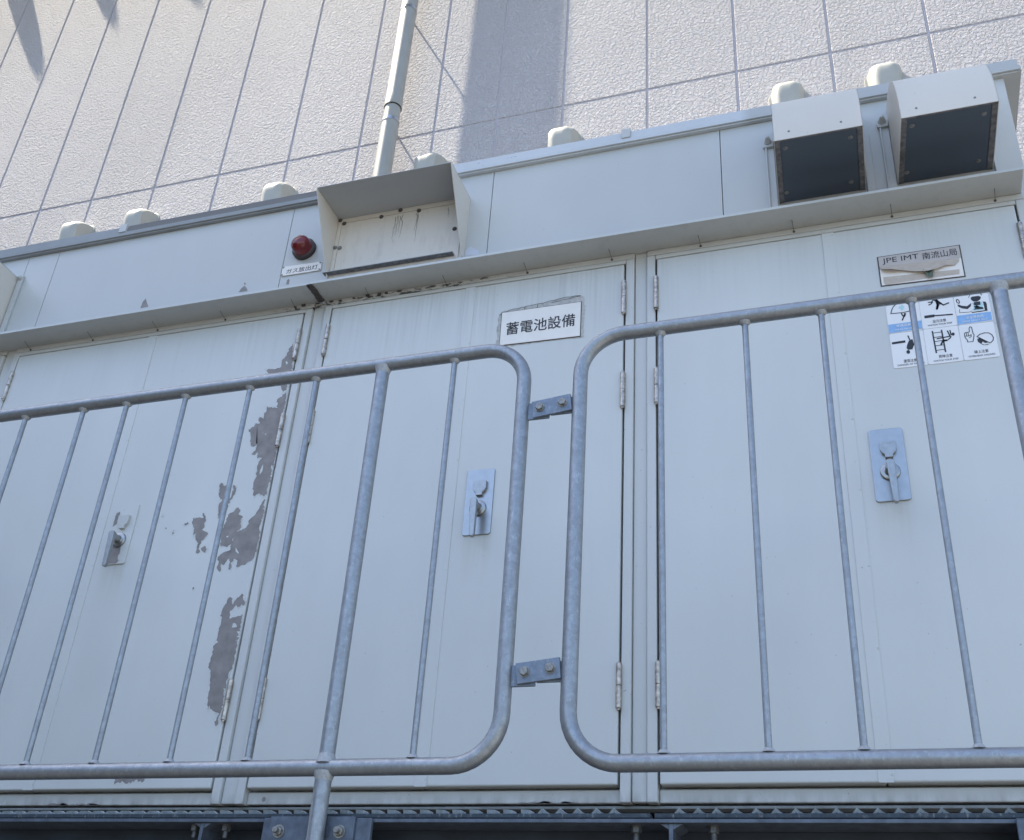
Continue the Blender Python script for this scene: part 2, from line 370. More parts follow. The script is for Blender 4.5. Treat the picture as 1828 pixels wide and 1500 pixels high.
# frame: strips around each bay, mullions, sills, head
bays = [(-4.20, -2.847), (-2.724, -1.357), (-1.2335, -0.0735), (0.0405, 1.2105)]
mb = MB()
for a, b in bays:
    mb.box(a - 0.034, a - 0.0045, 0.003, 0.06, -0.0305, 1.8465); mb.box(b + 0.0045, b + 0.034, 0.003, 0.06, -0.0305, 1.8465)
    mb.box(a - 0.004, b + 0.004, 0.003, 0.06, 1.8295, 1.8465)
    mb.box(a - 0.004, b + 0.004, 0.026, 0.06, -0.0275, 0.0085)
for (a, b), (c, d) in zip(bays[:-1], bays[1:]):
    mb.box(b + 0.0355, c - 0.0355, 0.016, 0.06, -0.0275, 1.8745)
for a, b in bays: mb.box(a - 0.0345, b + 0.0345, 0.008, 0.06, 1.8515, 1.8745)
mb.box(1.2465, 1.268, 0.016, 0.054, -0.0275, 1.8745)
mb.build('door_frame', M['frame'], cab, bevel=0.003)
mb = MB(); mb.box(-4.6, 1.264, 0.0605, 0.07, -0.02, 1.86); mb.build('frame_backing', M['dark'], cab)
# upper panels
ux = [-4.5, -2.888, -2.7175, -1.514, -0.617, 0.280, 1.268]
for a, b in zip(ux[:-1], ux[1:]):
    mb = MB(); mb.box(a + 0.0012, b - 0.0012, 0.02, 0.05, 1.8785, 2.4125); mb.build('upper_panel', M['paint'], cab, bevel=0.0015)
mb = MB(); mb.box(-4.5, 1.264, 0.0505, 0.0545, 1.885, 2.405); mb.build('panel_backing', M['dark'], cab)
# roof
mb = MB()
mb.prism([(0.004, 2.4195), (-0.003, 2.4195), (-0.003, 2.4405), (0.004, 2.4405)], -4.6, 1.322, 'x')
mb.prism([(0.0045, 2.413), (0.0045, 2.443), (0.0075, 2.482), (0.24, 2.500), (1.2, 2.500), (1.2, 2.413)], -4.6, 1.318, 'x')
mb.box(1.3185, 1.326, 0.0055, 1.2, 2.4205, 2.441)
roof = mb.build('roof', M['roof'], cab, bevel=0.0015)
for xa, xb in ((-2.393, -2.357), (-0.091, -0.058)):
    mb = MB(); mb.prism([(-0.007, 2.443), (-0.007, 2.4395), (0.003, 2.439), (0.0065, 2.490), (0.002, 2.494), (-0.006, 2.485)], xa, xb, 'x'); mb.build('joint_cover', M['paint'], roof, bevel=0.001)
# rain gutter, two lengths
for xa, xb, dz in ((-4.6, -1.2875, -0.002), (-1.2845, 1.238, 0.0)):
    mb = MB(); z = 1.8755 + dz
    mb.prism([(0.019, z), (-0.105, z), (-0.105, z + 0.011), (-0.1025, z + 0.011), (-0.1025, z + 0.0022), (0.019, z + 0.0022)], xa, xb, 'x')
    gt = mb.build('rain_gutter', M['gutter'], cab, bevel=0.0006, seg=1)
    for i in range(13):
        px = -2.682 + 0.3198 * i
        for q in ([px] if i else [px, px - 0.32, px - 0.64]):
            if not (xa < q < xb): continue
            mb = MB(); mb.tube([(q, -0.037, z - 0.0005), (q + 0.001, -0.02, z - 0.007), (q + 0.002, 0.004, z - 0.0145)], 0.0008, 6)
            mb.lathe((q + 0.002, 0.0075, z - 0.016), (0, -1, 0), [(0, 0.0048), (0.003, 0.004), (0.0045, 0.0015)], 8); mb.build('drip_wire', M['brown'], gt)
# black sealant smear at the gutter joint
mb = MB(); rnd = random.Random(3)
for i in range(60):
    t = i / 59; y = -0.104 + 0.105 * t; x0 = -1.2865 + rnd.uniform(-0.004, 0.004) * (0.4 + t); wd = rnd.uniform(0.008, 0.012)
    mb.box(x0 - wd, x0 + wd, y - 0.004, y + 0.004, 1.8705 - rnd.uniform(0, 0.002), 1.8732)
mb.build('mouldy_sealant', M['brown'], cab)
for i in range(10):
    x0 = -1.40 + 0.05 * i + rnd.uniform(-.015, .015); mb = MB(); mb.box(x0 - rnd.uniform(.004, .011), x0 + .005, 0.0005, 0.0075, 1.8625 + rnd.uniform(-.003, .002), 1.8665 + rnd.uniform(-.002, .004))
    mb.build('algae_crust', M['brown'], cab)

# ---- doors
def leaf(xa, xb, hinge_x=None, astragal=None, label=None):
    mb = MB(); mb.box(xa, xb, 0.0, 0.052, 0.0155, 1.825)
    d = mb.build('door', M['door'], cab, bevel=0.005, seg=3, origin=((xa + xb) / 2, 0.02, 0.0155))
    if label: d['label'] = label
    if hinge_x is not None:
        for z0, z1 in ((1.605, 1.745), (1.224, 1.361), (0.224, 0.357)):
            h = MB(); zm = (z0 + z1) / 2; c = (hinge_x, -0.004, z0)
            L = z1 - z0
            h.lathe(c, (0, 0, 1), [(0, 0.0062), (0.002, 0.0088), (L / 2 - 0.0012, 0.0088), (L / 2 - 0.0008, 0.0074)], 16)
            h.lathe(c, (0, 0, 1), [(L / 2 + 0.0008, 0.0074), (L / 2 + 0.0012, 0.0088), (L - 0.002, 0.0088), (L, 0.0062)], 16)
            h.lathe(c, (0, 0, 1), [(-0.004, 0.0035), (-0.0036, 0.0052), (L + 0.002, 0.0052), (L + 0.003, 0.003)], 10)
            h.build('hinge', M['hinge'], d)
    if astragal:
        a, b = astragal
        mb = MB(); mb.prism(rrect(a, b + 0.05 if False else b, 0.0145, 1.8235, 0.004, 3), -0.0028, 0.004, 'y'); mb.build('meeting_strip', M['door'], d, bevel=0.0008, seg=1)
        for i in range(8):
            z = 1.812 - i * 0.2405 if i < 7 else 0.036
            mb = MB(); mb.lathe((b - 0.004, -0.0026, z), (0, -1, 0), [(0, 0.0042), (0.0012, 0.0036), (0.0014, 0.0015), (0.0003, 0.001)], 12); mb.build('screw', M['door'], d)
    return d
DX = leaf(-4.198, -3.522, hinge_x=-4.20)
D0 = leaf(-3.52, -2.849, hinge_x=-2.847)
D1 = leaf(-2.7225, -2.0485, hinge_x=-2.724)
D2 = leaf(-2.0465, -1.359, hinge_x=-1.357, astragal=(-2.068, -2.026), label='door with large ragged patches of peeled paint along its hinge side')
D3 = leaf(-1.2315, -0.6595, hinge_x=-1.2335)
D4 = leaf(-0.6575, -0.0755, hinge_x=-0.0735, astragal=(-0.678, -0.638), label='door carrying the white battery equipment sign')
D5 = leaf(0.0425, 0.626, hinge_x=0.0405)
D6 = leaf(0.628, 1.2085, hinge_x=1.2105, astragal=(0.607, 0.646), label='door carrying the safety pictogram stickers')

def lockset(d, xc, painted=False):
    zc = 0.9225; pm = M['door'] if painted else M['lock']; lm = M['paint'] if painted else M['lever']
    mb = MB(); mb.prism(rrect(xc - 0.049, xc + 0.049, 0.803, 1.043, 0.009), -0.0055, 0.001, 'y'); pl = mb.build('lock_plate', pm, d, bevel=0.0012)
    mb = MB(); s = [(-.0235, .997), (-.0085, .997), (-.0085, .9955), (.0085, .9955), (.0085, .997), (.0235, .997), (.0235, .972), (.019, .961), (.0115, .954), (.0105, .944), (-.0105, .944), (-.0115, .954), (-.019, .961), (-.0235, .972)]
    mb.prism([(xc + 0.002 + a, b - 0.003) for a, b in s], -0.017, -0.0056, 'y'); mb.build('lock_cover', lm, pl, bevel=0.0012)
    mb = MB()
    mb.lathe((xc, -0.0056, 0.897), (0, -1, 0), [(0, 0.029), (0.005, 0.029), (0.007, 0.026), (0.0075, 0.015), (0.040, 0.0125)], 28)
    lv = [(-.012, .904), (-.0085, .911), (0, .913), (.0085, .911), (.012, .904), (.0125, .890), (.0115, .780), (.008, .774), (-.001, .774), (-.0035, .779), (-.010, .890)]
    mb.prism([(xc + 0.002 + a, b) for a, b in lv], -0.060, -0.044, 'y', 1)
    mb.build('lever', [M['lever'] if painted else lm, M['lever'] if painted else lm], pl, bevel=0.002)
    if painted:
        for k, (pts) in enumerate(([(-.045, 1.01), (-.03, 1.016), (-.024, .99), (-.030, .965), (-.046, .955)], [(-.012, .885), (.012, .876), (.018, .85), (.012, .83), (.022, .815), (.014, .806), (-.03, .806), (-.028, .86)])):
            mb = MB(); mb.flat([(xc + a, -0.0058, b) for a, b in jag(pts, 0.0015, 0.006, k)]); face_front(mb.build('bare_patch', M['primer'], pl).data)
lockset(D2, -1.9425, True); lockset(D4, -0.5515); lockset(D6, 0.7300)

# ---- ragged patches of peeled paint, traced on the door plane
def peel(parent, cropf, polys, holes=(), y=-0.0004, seed=0, amp=0.0028, name='peeled_patch'):
    mb = MB()
    for i, poly in enumerate(polys):
        q = [at(*cropf(p), 0.0) for p in poly]; q = jag([(v.x, v.z) for v in q], amp, 0.0055, seed + i)
        mb.flat([(a, y, b) for a, b in q])
        rl = random.Random(seed + i)
        for a, b in zip(q, q[1:] + q[:1]):
            if rl.random() < 0.10:      # a curl of paint still hanging on
                m = Vector(a).lerp(Vector(b), 0.5); d = (Vector(b) - Vector(a)); nrm = Vector((-d.y, d.x)).normalized() * rl.uniform(0.004, 0.009) * rl.choice((-1, 1))
                mb.add([(a[0], y, a[1]), (b[0], y, b[1]), (m.x + nrm.x, y - rl.uniform(0.002, 0.0045), m.y + nrm.y)], [(0, 1, 2)], 2)
            if rl.random() < 0.55: ribbon(mb, [a, b], rl.uniform(0.0012, 0.0030), y - 0.0007, 2)
    for i, poly in enumerate(holes):
        q = [at(*cropf(p), 0.0) for p in poly]; q = jag([(v.x, v.z) for v in q], amp * 0.6, 0.006, seed + 50 + i)
        mb.flat([(a, y - 0.0005, b) for a, b in q], 1)
    o = mb.build(name, [M['primer'], M['door'], M['flake']], parent); bm = bmesh.new(); bm.from_mesh(o.data); bmesh.ops.triangulate(bm, faces=bm.faces, ngon_method='EAR_CLIP'); bm.to_mesh(o.data); bm.free(); face_front(o.data)
z6 = crop(450, 370, 0.27352); zA = crop(340, 640, 0.26667); zB = crop(340, 1040, 0.26667); z5b = crop(0, 1090, 0.27352)
peel(D2, z6, [[(268, 893), (240, 925), (228, 960), (196, 1000), (190, 1042), (150, 1058), (95, 1058), (102, 1086), (150, 1130), (175, 1160), (190, 1180), (203, 1208), (225, 1190), (245, 1155), (266, 1080), (268, 985)]],
     [[(220, 1010), (228, 1005), (235, 1018), (222, 1030)]], seed=1)
peel(D2, zA, [[(652, 205), (640, 225), (600, 260), (578, 275), (580, 330), (510, 322), (508, 350), (490, 375), (497, 410), (470, 390), (457, 405), (462, 440), (440, 430), (425, 455), (392, 475), (402, 520), (400, 590), (430, 598), (450, 570), (440, 610), (408, 640), (425, 650), (445, 632), (450, 670), (475, 665), (460, 690), (445, 725), (438, 790), (418, 845), (418, 900), (425, 935), (450, 905), (475, 915), (495, 930), (515, 900), (520, 850), (535, 830), (548, 770), (540, 720), (560, 715), (580, 610), (588, 580), (600, 540), (626, 370), (638, 290)],
              [(495, 935), (470, 985), (430, 1050), (390, 1085), (375, 1130), (320, 1155), (345, 1125), (340, 1095), (350, 1055), (325, 1045), (335, 1010), (320, 998), (290, 1020), (250, 1050), (235, 1100), (205, 1160), (200, 1255), (240, 1265), (270, 1250), (268, 1285), (220, 1300), (180, 1330), (185, 1375), (175, 1400), (195, 1430), (212, 1415), (205, 1390), (235, 1380), (245, 1345), (262, 1340), (255, 1415), (272, 1420), (275, 1370), (295, 1340), (310, 1360), (308, 1400), (330, 1395), (360, 1380), (410, 1355), (435, 1315), (450, 1250), (465, 1185), (465, 1120), (490, 1050), (500, 950)],
              [(205, 830), (195, 850), (190, 930), (215, 955), (190, 970), (182, 1050), (195, 1080), (215, 1070), (245, 1020), (258, 985), (270, 955), (290, 920), (310, 885), (300, 850), (285, 850), (285, 880), (270, 930), (245, 955), (237, 930), (247, 862)],
              [(80, 1040), (98, 1038), (108, 1075), (95, 1110), (90, 1135), (75, 1150), (120, 1165), (100, 1205), (75, 1225), (60, 1270), (65, 1300), (38, 1310), (35, 1300), (50, 1240), (32, 1210), (38, 1170), (20, 1190), (25, 1140), (10, 1105), (20, 1065), (85, 1065)],
              [(72, 1275), (95, 1252), (117, 1275), (95, 1305)]],
     [[(466, 780), (465, 750), (485, 715), (490, 710), (482, 755)], [(302, 1265), (325, 1300), (322, 1312), (304, 1295)], [(495, 510), (505, 500), (508, 514)], [(240, 1190), (262, 1188), (250, 1200)], [(280, 1215), (292, 1200), (285, 1228)]], seed=10)
peel(D2, zB, [[(355, 72), (310, 105), (280, 150), (282, 110), (270, 98), (255, 105), (235, 145), (215, 180), (198, 225), (210, 240), (198, 290), (185, 330), (182, 360), (170, 385), (180, 400), (155, 425), (148, 485), (130, 530), (118, 575), (135, 600), (130, 690), (118, 770), (112, 860), (130, 830), (145, 860), (170, 870), (190, 875), (160, 935), (170, 970), (185, 960), (192, 905), (215, 850), (225, 760), (240, 690), (262, 610), (285, 565), (300, 490), (320, 400), (328, 340), (345, 270), (352, 205), (330, 225), (260, 242), (268, 190), (310, 155), (325, 175), (345, 150), (360, 160), (372, 130), (355, 110)]],
     [[(278, 303), (285, 275), (300, 272), (310, 300)]], seed=30)
zC = crop(0, 740, 0.27352)
for i, q in enumerate(([(1055, 672), (1066, 655), (1068, 660)], [(1078, 745), (1084, 735), (1088, 750)], [(1122, 780), (1130, 758), (1142, 758), (1130, 785)], [(1200, 715), (1222, 703), (1236, 712), (1210, 728)], [(1255, 1130), (1265, 1122), (1270, 1135), (1260, 1150)])):
    peel(D2, zC, [q], seed=40 + i, amp=0.0008)
peel(D2, z5b, [[(745, 1095), (750, 1132), (800, 1120), (850, 1132), (885, 1108), (930, 1122), (950, 1100), (900, 1085)]], seed=44)
# small chips on other panels
z5 = crop(0, 370, 0.27352)
for i, poly in enumerate(([z5(p) for p in ((916, 660), (930, 620), (951, 597), (958, 620), (969, 650))], [z5(p) for p in ((1556, 556), (1575, 530), (1596, 512), (1612, 530), (1617, 548))], [z5(p) for p in ((1590, 500), (1600, 490), (1606, 500), (1597, 510))],
              [z6(p) for p in ((222, 505), (228, 480), (240, 468), (244, 480), (240, 505))])):
    q = [at(*p, 0.02) for p in poly]; mb = MB(); mb.flat([(a, 0.0195, b) for a, b in jag([(v.x, v.z) for v in q], 0.001, 0.006, i)])
    o = mb.build('chipped_paint', M['primer'], cab); face_front(o.data)
mb = MB(); q = [at(*z6(p), 0.02) for p in ((1388, 318), (1392, 285), (1425, 258), (1482, 285), (1480, 310))]
mb.flat([(v.x, 0.0193, v.z) for v in q]); o = mb.build('sticker_residue', M['residue'], cab); face_front(o.data)
rnd = random.Random(5)
for x0, n, sp in ((-1.95, 9, 0.030), (-0.35, 7, 0.028), (-2.45, 7, 0.032)):
    mb = MB()
    for i in range(n):
        cx = x0 + i * sp * rnd.uniform(0.7, 1.2); a = rnd.uniform(0.012, 0.03); h = rnd.uniform(0.003, 0.008)
        mb.flat([(p, 0.0254, q) for p, q in jag([(cx - a, -0.0272), (cx - a * .6, -0.0272 + h * .8), (cx, -0.0272 + h), (cx + a, -0.0272)], 0.0012, 0.006, i)])
    o = mb.build('chipped_sill', M['primer'], cab); face_front(o.data)
mb = MB(); mb.flat([(-1.18 + 0.007 * math.cos(t), 0.0254, -0.012 + 0.0075 * math.sin(t)) for t in [k * 0.7 for k in range(9)]])
o = mb.build('chipped_sill', M['primer'], cab); face_front(o.data)

# ================================================================== HOODS, LAMP, SIGNS
def box_hood(dx, label):
    t = thing('canopy_hood', label, 'vent hood', (-0.995 + dx, 0.02, 2.0), 'box hoods over the upper panels')
    X0, X1 = -1.2835 + dx, -0.7080 + dx
    mb = MB(); mb.box(X0, X1, -0.191, 0.0195, 2.290, 2.2925); mb.build('hood_top', M['hoodshade'], t)
    side = [(0.0195, 1.985), (0.0195, 2.2895), (-0.191, 2.2895), (-0.188, 2.278), (-0.004, 1.985)]
    for a in (X0, X1 - 0.003):
        mb = MB(); mb.prism(side, a, a + 0.003, 'x'); mb.build('hood_cheek', M['hood'], t)
    mb = MB(); mb.box(X0 + 0.0035, X1 - 0.0035, 0.0115, 0.0192, 1.985, 2.2892)
    mb.box(X0 + 0.0035, X1 - 0.0035, 0.0055, 0.0112, 2.268, 2.2892); mb.box(X0 + 0.0035, X0 + 0.0205, 0.0055, 0.0112, 1.985, 2.2655)
    mb.build('hood_back', M['hood'], t, bevel=0.001)
    mb = MB(); mb.box(X0 + 0.022, X1 - 0.021, 0.006, 0.0113, 1.985, 2.2655); pn = mb.build('inspection_panel', M['inner'], t, bevel=0.001)
    for i, (bx, bz) in enumerate(((-1.272, 2.284), (-1.251, 2.263), (-1.085, 2.264), (-1.003, 2.281), (-0.920, 2.262), (-0.755, 2.133), (-1.273, 2.141), (-1.252, 2.135))):
        mb = MB(); mb.lathe((bx + dx, 0.006, bz), (0, -1, 0), [(-0.0006, 0.0095), (0.002, 0.0095), (0.0021, 0.0065), (0.006, 0.0062), (0.007, 0.004)], 12)
        mb.build('bolt', M['bolt'] if i > 5 else M['brown'], pn)
    mb = MB(); rnd = random.Random(11)
    for sx, z0, L in ((-1.010, 2.255, 0.10), (-1.020, 2.25, 0.13), (-0.990, 2.255, 0.12), (-0.997, 2.25, 0.085), (-0.922, 2.252, 0.15), (-0.928, 2.25, 0.09), (-0.79, 2.25, .05)):
        pts = [(sx + dx + rnd.uniform(-.004, .004), z0 - L * k / 6) for k in range(7)]
        for k in range(6): ribbon(mb, pts[k:k + 2], 0.0042 * (1 - k / 7), 0.0056)
    o = mb.build('rust_run', M['stain'], pn); face_front(o.data)
    mb = MB(); mb.box(X0 - 0.014, X1 - 0.034, -0.019, 0.0052, 1.9995, 2.0017); mb.build('drip_lip', M['paint'], t)
    mb = MB(); mb.box(X0 - 0.011, X1 - 0.037, -0.0165, 0.0050, 1.9975, 1.9992); mb.build('lip_shade_strip', M['meshframe'], t)  # added dark strip, paints in the shade under the drip lip
    return t
box_hood(0, 'open box hood with stained inner panel above the gutter, beside the red lamp')
t = box_hood(-2.197, 'box hood cut off by the left edge of the picture')
mb = MB(); mb.box(-2.899, -2.874, 0.008, 0.0195, 1.9, 2.30); mb.build('mounting_strip', M['paint'], t, bevel=0.002)
mb = MB(); mb.lathe((-2.884, 0.008, 2.283), (0, -1, 0), [(0, 0.011), (0.004, 0.011), (0.018, 0.006)], 12); mb.build('bolt_cover', M['paint'], t)

def skew(mb, x0, x1):      # the hoods sit slightly askew on the cabinet front
    mb.v = [(x - 0.056 * (1 - 0.72 * (x - x0) / (x1 - x0)) * (y + 0.2905), y, z) for x, y, z in mb.v]; return mb
def exhaust_hood(x0, x1, label):
    t = thing('exhaust_hood', label, 'vent hood', ((x0 + x1) / 2, 0.02, 2.0), 'curved exhaust hoods')
    zl, yb, a, b = 2.004, 0.0195, 0.3095, 0.354
    n = 22; pr = [(yb - a * max(0, math.cos(th)) ** 0.92, zl + b * math.sin(th) ** 0.92) for th in [math.pi / 2 * i / n for i in range(n + 1)]]
    mb = MB()
    vs = []
    for (y, z) in pr: vs += [(x0, y, z), (x1, y, z)]
    for (y, z) in [(yb - (a - 0.002) * max(0, math.cos(th)) ** 0.92, zl + (b - 0.002) * math.sin(th) ** 0.92) for th in [math.pi / 2 * i / n for i in range(n + 1)]]: vs += [(x0 + .002, y, z), (x1 - .002, y, z)]
    k = 2 * (n + 1)
    mb.add(vs, [(2 * i, 2 * i + 1, 2 * i + 3, 2 * i + 2) for i in range(n)], 0, True)
    mb.add(vs, [(k + 2 * i, k + 2 * i + 1, k + 2 * i + 3, k + 2 * i + 2) for i in range(n)], 0, True)
    mb.add([vs[0], vs[1], vs[k], vs[k + 1]], [(0, 1, 3, 2)])
    skew(mb, x0, x1).build('curved_shell', M['hood'], t)
    for xa in (x0, x1):
        mb = MB(); s = 0.002 if xa == x0 else -0.002
        mb.prism([(y, z) for y, z in pr] + [(yb, zl)], xa + s * 0.05, xa + s, 'x'); skew(mb, x0, x1).build('cheek', M['hood'], t)
    mb = MB(); mb.box(x0 + 0.0025, x0 + 0.019, -0.286, 0.018, 2.0045, 2.0075); mb.box(x1 - 0.019, x1 - 0.0025, -0.286, 0.018, 2.0045, 2.0075)
    mb.box(x0 + 0.0195, x1 - 0.0195, -0.286, -0.281, 2.0045, 2.0075); skew(mb, x0, x1).build('mesh_frame', M['meshframe'], t)
    mb = MB(); mb.box(x0 + 0.0195, x1 - 0.0195, -0.2805, 0.018, 2.0065, 2.012); ms = skew(mb, x0, x1).build('insect_mesh', M['mesh'], t)
    for q in ((x0 + 0.035, -0.246), (x1 - 0.041, -0.243), (x0 + 0.027, -0.031), (x1 - 0.046, -0.031)):
        mb = MB(); mb.lathe((q[0], q[1], 2.0064), (0, 0, -1), [(0, 0.0085), (0.0015, 0.008), (0.0016, 0.004), (0.003, 0.0035)], 14); skew(mb, x0, x1).build('fastener', M['bolt'], ms)
    for xx in (x0 + 0.05, x1 - 0.066):
        th = 0.075; y, z = yb - a * math.cos(th) ** 0.92, zl + b * math.sin(th) ** 0.92; nn = Vector((0, -1, 0.02)).normalized()
        mb = MB(); mb.lathe((xx, y, z), nn, [(-0.001, 0.0042), (0.0018, 0.0036), (0.0026, 0.0015)], 10); skew(mb, x0, x1).build('screw', M['bolt'], t)
    for xa, xb in ((x0 - 0.050, x0 - 0.0195), (x1 + 0.0005, x1 + 0.028)):
        mb = MB(); mb.box(xa, xb, 0.0125, 0.0197, 1.93, 2.30 if xa < x0 else 2.25); mb.box(xa, xa + 0.006, 0.004, 0.0122, 1.93, 2.268)
        mb.build('mounting_strip', M['paint'], t, bevel=0.0015)
    mb = MB(); mb.box(x0 - 0.057, x0 - 0.020, 0.002, 0.0123, 2.268, 2.305); mb.build('clip_plate', M['paint'], t, bevel=0.001)
    mb = MB(); mb.lathe((x0 - 0.0385, 0.002, 2.291), (0, -1, 0), [(0, 0.0145), (0.004, 0.0135), (0.026, 0.006), (0.028, 0.003)], 14); mb.build('bolt_cover', M['paint'], t)
    return t
exhaust_hood(0.4925, 0.774, 'smaller left one of two curved hoods with dark mesh undersides')
exhaust_hood(0.889, 1.1785, 'larger curved hood with dark mesh underside at the roof end, right of its twin')

lamp = thing('warning_lamp', 'round red warning lamp on the upper panel above its small white sign', 'lamp', (-1.4215, 0.02, 2.172))
mb = MB(); mb.lathe((-1.4215, 0.0195, 2.168), (0, -1, 0), [(0, 0.051), (0.016, 0.051), (0.020, 0.047), (0.021, 0.043)], 32); mb.build('lamp_base', M['redbase'], lamp)
mb = MB(); mb.lathe((-1.4215, -0.001, 2.168), (0, -1, 0), [(0, 0.043)] + [(0.022 * i / 4, 0.043 - 0.003 * i / 4) for i in range(1, 5)] + [(0.022 + 0.027 * math.sin(a), 0.040 * math.cos(a)) for a in [math.pi / 2 * i / 8 for i in range(1, 8)]] + [(0.0495, 0.002)], 32); mb.build('lens', M['red'], lamp)

s = thing('nameplate_sign', 'small white plate lettered ガス放出灯 under the red lamp', 'sign', (-1.4175, 0.02, 2.045))
mb = MB(); mb.prism([(-1.508, 2.0465), (-1.327, 2.0445), (-1.330, 2.0885), (-1.508, 2.0945)], 0.0145, 0.019, 'y'); p = mb.build('plate', M['white'], s, bevel=0.0006)
text('ガス放出灯', -1.487, -1.343, 2.0525, 2.0765, 0.0139, M['black'], p, bold=0.006)
for a, b in ((-1.503, 2.0895), (-1.335, 2.0835), (-1.504, 2.0515), (-1.334, 2.0495)):
    mb = MB(); mb.lathe((a, 0.0145, b), (0, -1, 0), [(0, 0.0042), (0.002, 0.0038), (0.0025, 0.0015)], 10); mb.build('screw', M['bolt'], p)

s = thing('equipment_sign', 'large white sign lettered 蓄電池設備 on the middle door', 'sign', (-0.376, 0.0, 1.535))
hl = MB(); out = jag([(-0.538, 1.532), (-0.540, 1.66), (-0.530, 1.692), (-0.42, 1.699), (-0.36, 1.705), (-0.30, 1.712), (-0.222, 1.708), (-0.213, 1.66), (-0.216, 1.53), (-0.376, 1.5335)], 0.003, 0.012, 4)
hl.flat([(a, -0.0006, b) for a, b in out]); o = hl.build('weathered_sealant', M['halo'], s); face_front(o.data)
mb = MB(); ribbon(mb, jag([(-0.536, 1.675), (-0.50, 1.693), (-0.42, 1.699), (-0.38, 1.703), (-0.33, 1.708), (-0.28, 1.714), (-0.23, 1.712)], 0.0018, 0.01, 8)[:-18], 0.002, -0.0009); ribbon(mb, [(-0.4405, 1.684), (-0.438, 1.70)], 0.002, -0.0009); ribbon(mb, [(-0.392, 1.685), (-0.391, 1.699)], 0.002, -0.0009)
o = mb.build('sealant_cracks', M['brown'], s); face_front(o.data)
mb = MB(); mb.prism([(-0.5265, 1.5385), (-0.2265, 1.5325), (-0.2265, 1.6845), (-0.5265, 1.6855)], -0.0022, 0.0, 'y'); mb.build('dirty_edge', M['brown'], s)
mb = MB(); mb.prism([(-0.524, 1.5405), (-0.2285, 1.5345), (-0.229, 1.6815), (-0.524, 1.6825)], -0.0045, -0.0023, 'y'); p = mb.build('plate', M['white'], s, bevel=0.0006)
text('蓄電池設備', -0.503, -0.2475, 1.5795, 1.6345, -0.0052, M['black'], p, bold=0.010)

s = thing('operator_sign', 'small grey sign lettered JPE IMT 南流山局 with a torn label below', 'sign', (0.9, 0.0, 1.568))
mb = MB(); mb.prism([(0.7725, 1.5705), (1.0275, 1.5645), (1.0275, 1.694), (0.7725, 1.692)], -0.0015, 0.0, 'y'); mb.build('dirty_edge', M['brown'], s)
mb = MB(); mb.prism([(0.7765, 1.6405), (1.0235, 1.6405), (1.0235, 1.6905), (0.7765, 1.6885)], -0.0030, -0.0016, 'y'); p = mb.build('plate', M['grey'], s)
mb = MB(); mb.prism([(0.7765, 1.574), (1.0235, 1.568), (1.0235, 1.6400), (0.7765, 1.6400)], -0.0028, -0.0016, 'y'); mb.build('plate_lower', M['white'], s)
text('JPE IMT', 0.7875, 0.8995, 1.6545, 1.6810, -0.0035, M['black'], p, bold=0.0)
text('南流山局', 0.9105, 1.0145, 1.6530, 1.6810, -0.0035, M['black'], p, bold=0.004)
zS = crop(1560, 430, 0.16)
def S(x, y, yy=-0.0035): v = at(*zS((x, y)), -0.003); return (v.x, yy, v.z)
mb = MB()
mb.flat([S(*q, -0.0032) for q in ((105, 408), (955, 318), (955, 372), (660, 410), (130, 492), (110, 470))])           # lower label strip
# upper strip curling away from the plate
topr = [(60, 290), (190, 278), (330, 262), (470, 247), (600, 233), (720, 222), (840, 210), (955, 196)]
midr = [(80, 330), (220, 318), (340, 318), (470, 305), (600, 292), (700, 280), (830, 262), (950, 232)]
botr = [(95, 345), (200, 350), (330, 345), (470, 360), (600, 365), (700, 330), (800, 285), (905, 275)]
dep = [(-0.0036, -0.010, -0.016), (-0.0036, -0.012, -0.020), (-0.0036, -0.008, -0.010), (-0.0036, -0.007, -0.012), (-0.0036, -0.008, -0.018), (-0.0036, -0.007, -0.012), (-0.0036, -0.006, -0.010), (-0.0036, -0.004, -0.005)]
vs = []
for a, b, c, d in zip(topr, midr, botr, dep): vs += [S(*a, d[0]), S(*b, d[1]), S(*c, d[2])]
mb.add(vs, [(3 * i + j, 3 * i + 3 + j, 3 * i + 4 + j, 3 * i + 1 + j) for i in range(7) for j in range(2)], 0, True)
mb.build('torn_label', M['beige'], s)
mb = MB(); mb.add([S(550, 345, -0.016), S(665, 335, -0.014), S(612, 330, -0.006), S(600, 415, -0.012), S(655, 440, -0.018)], [(0, 2, 3), (2, 1, 4), (2, 4, 3)]); mb.build('curled_tape', M['olive'], s)

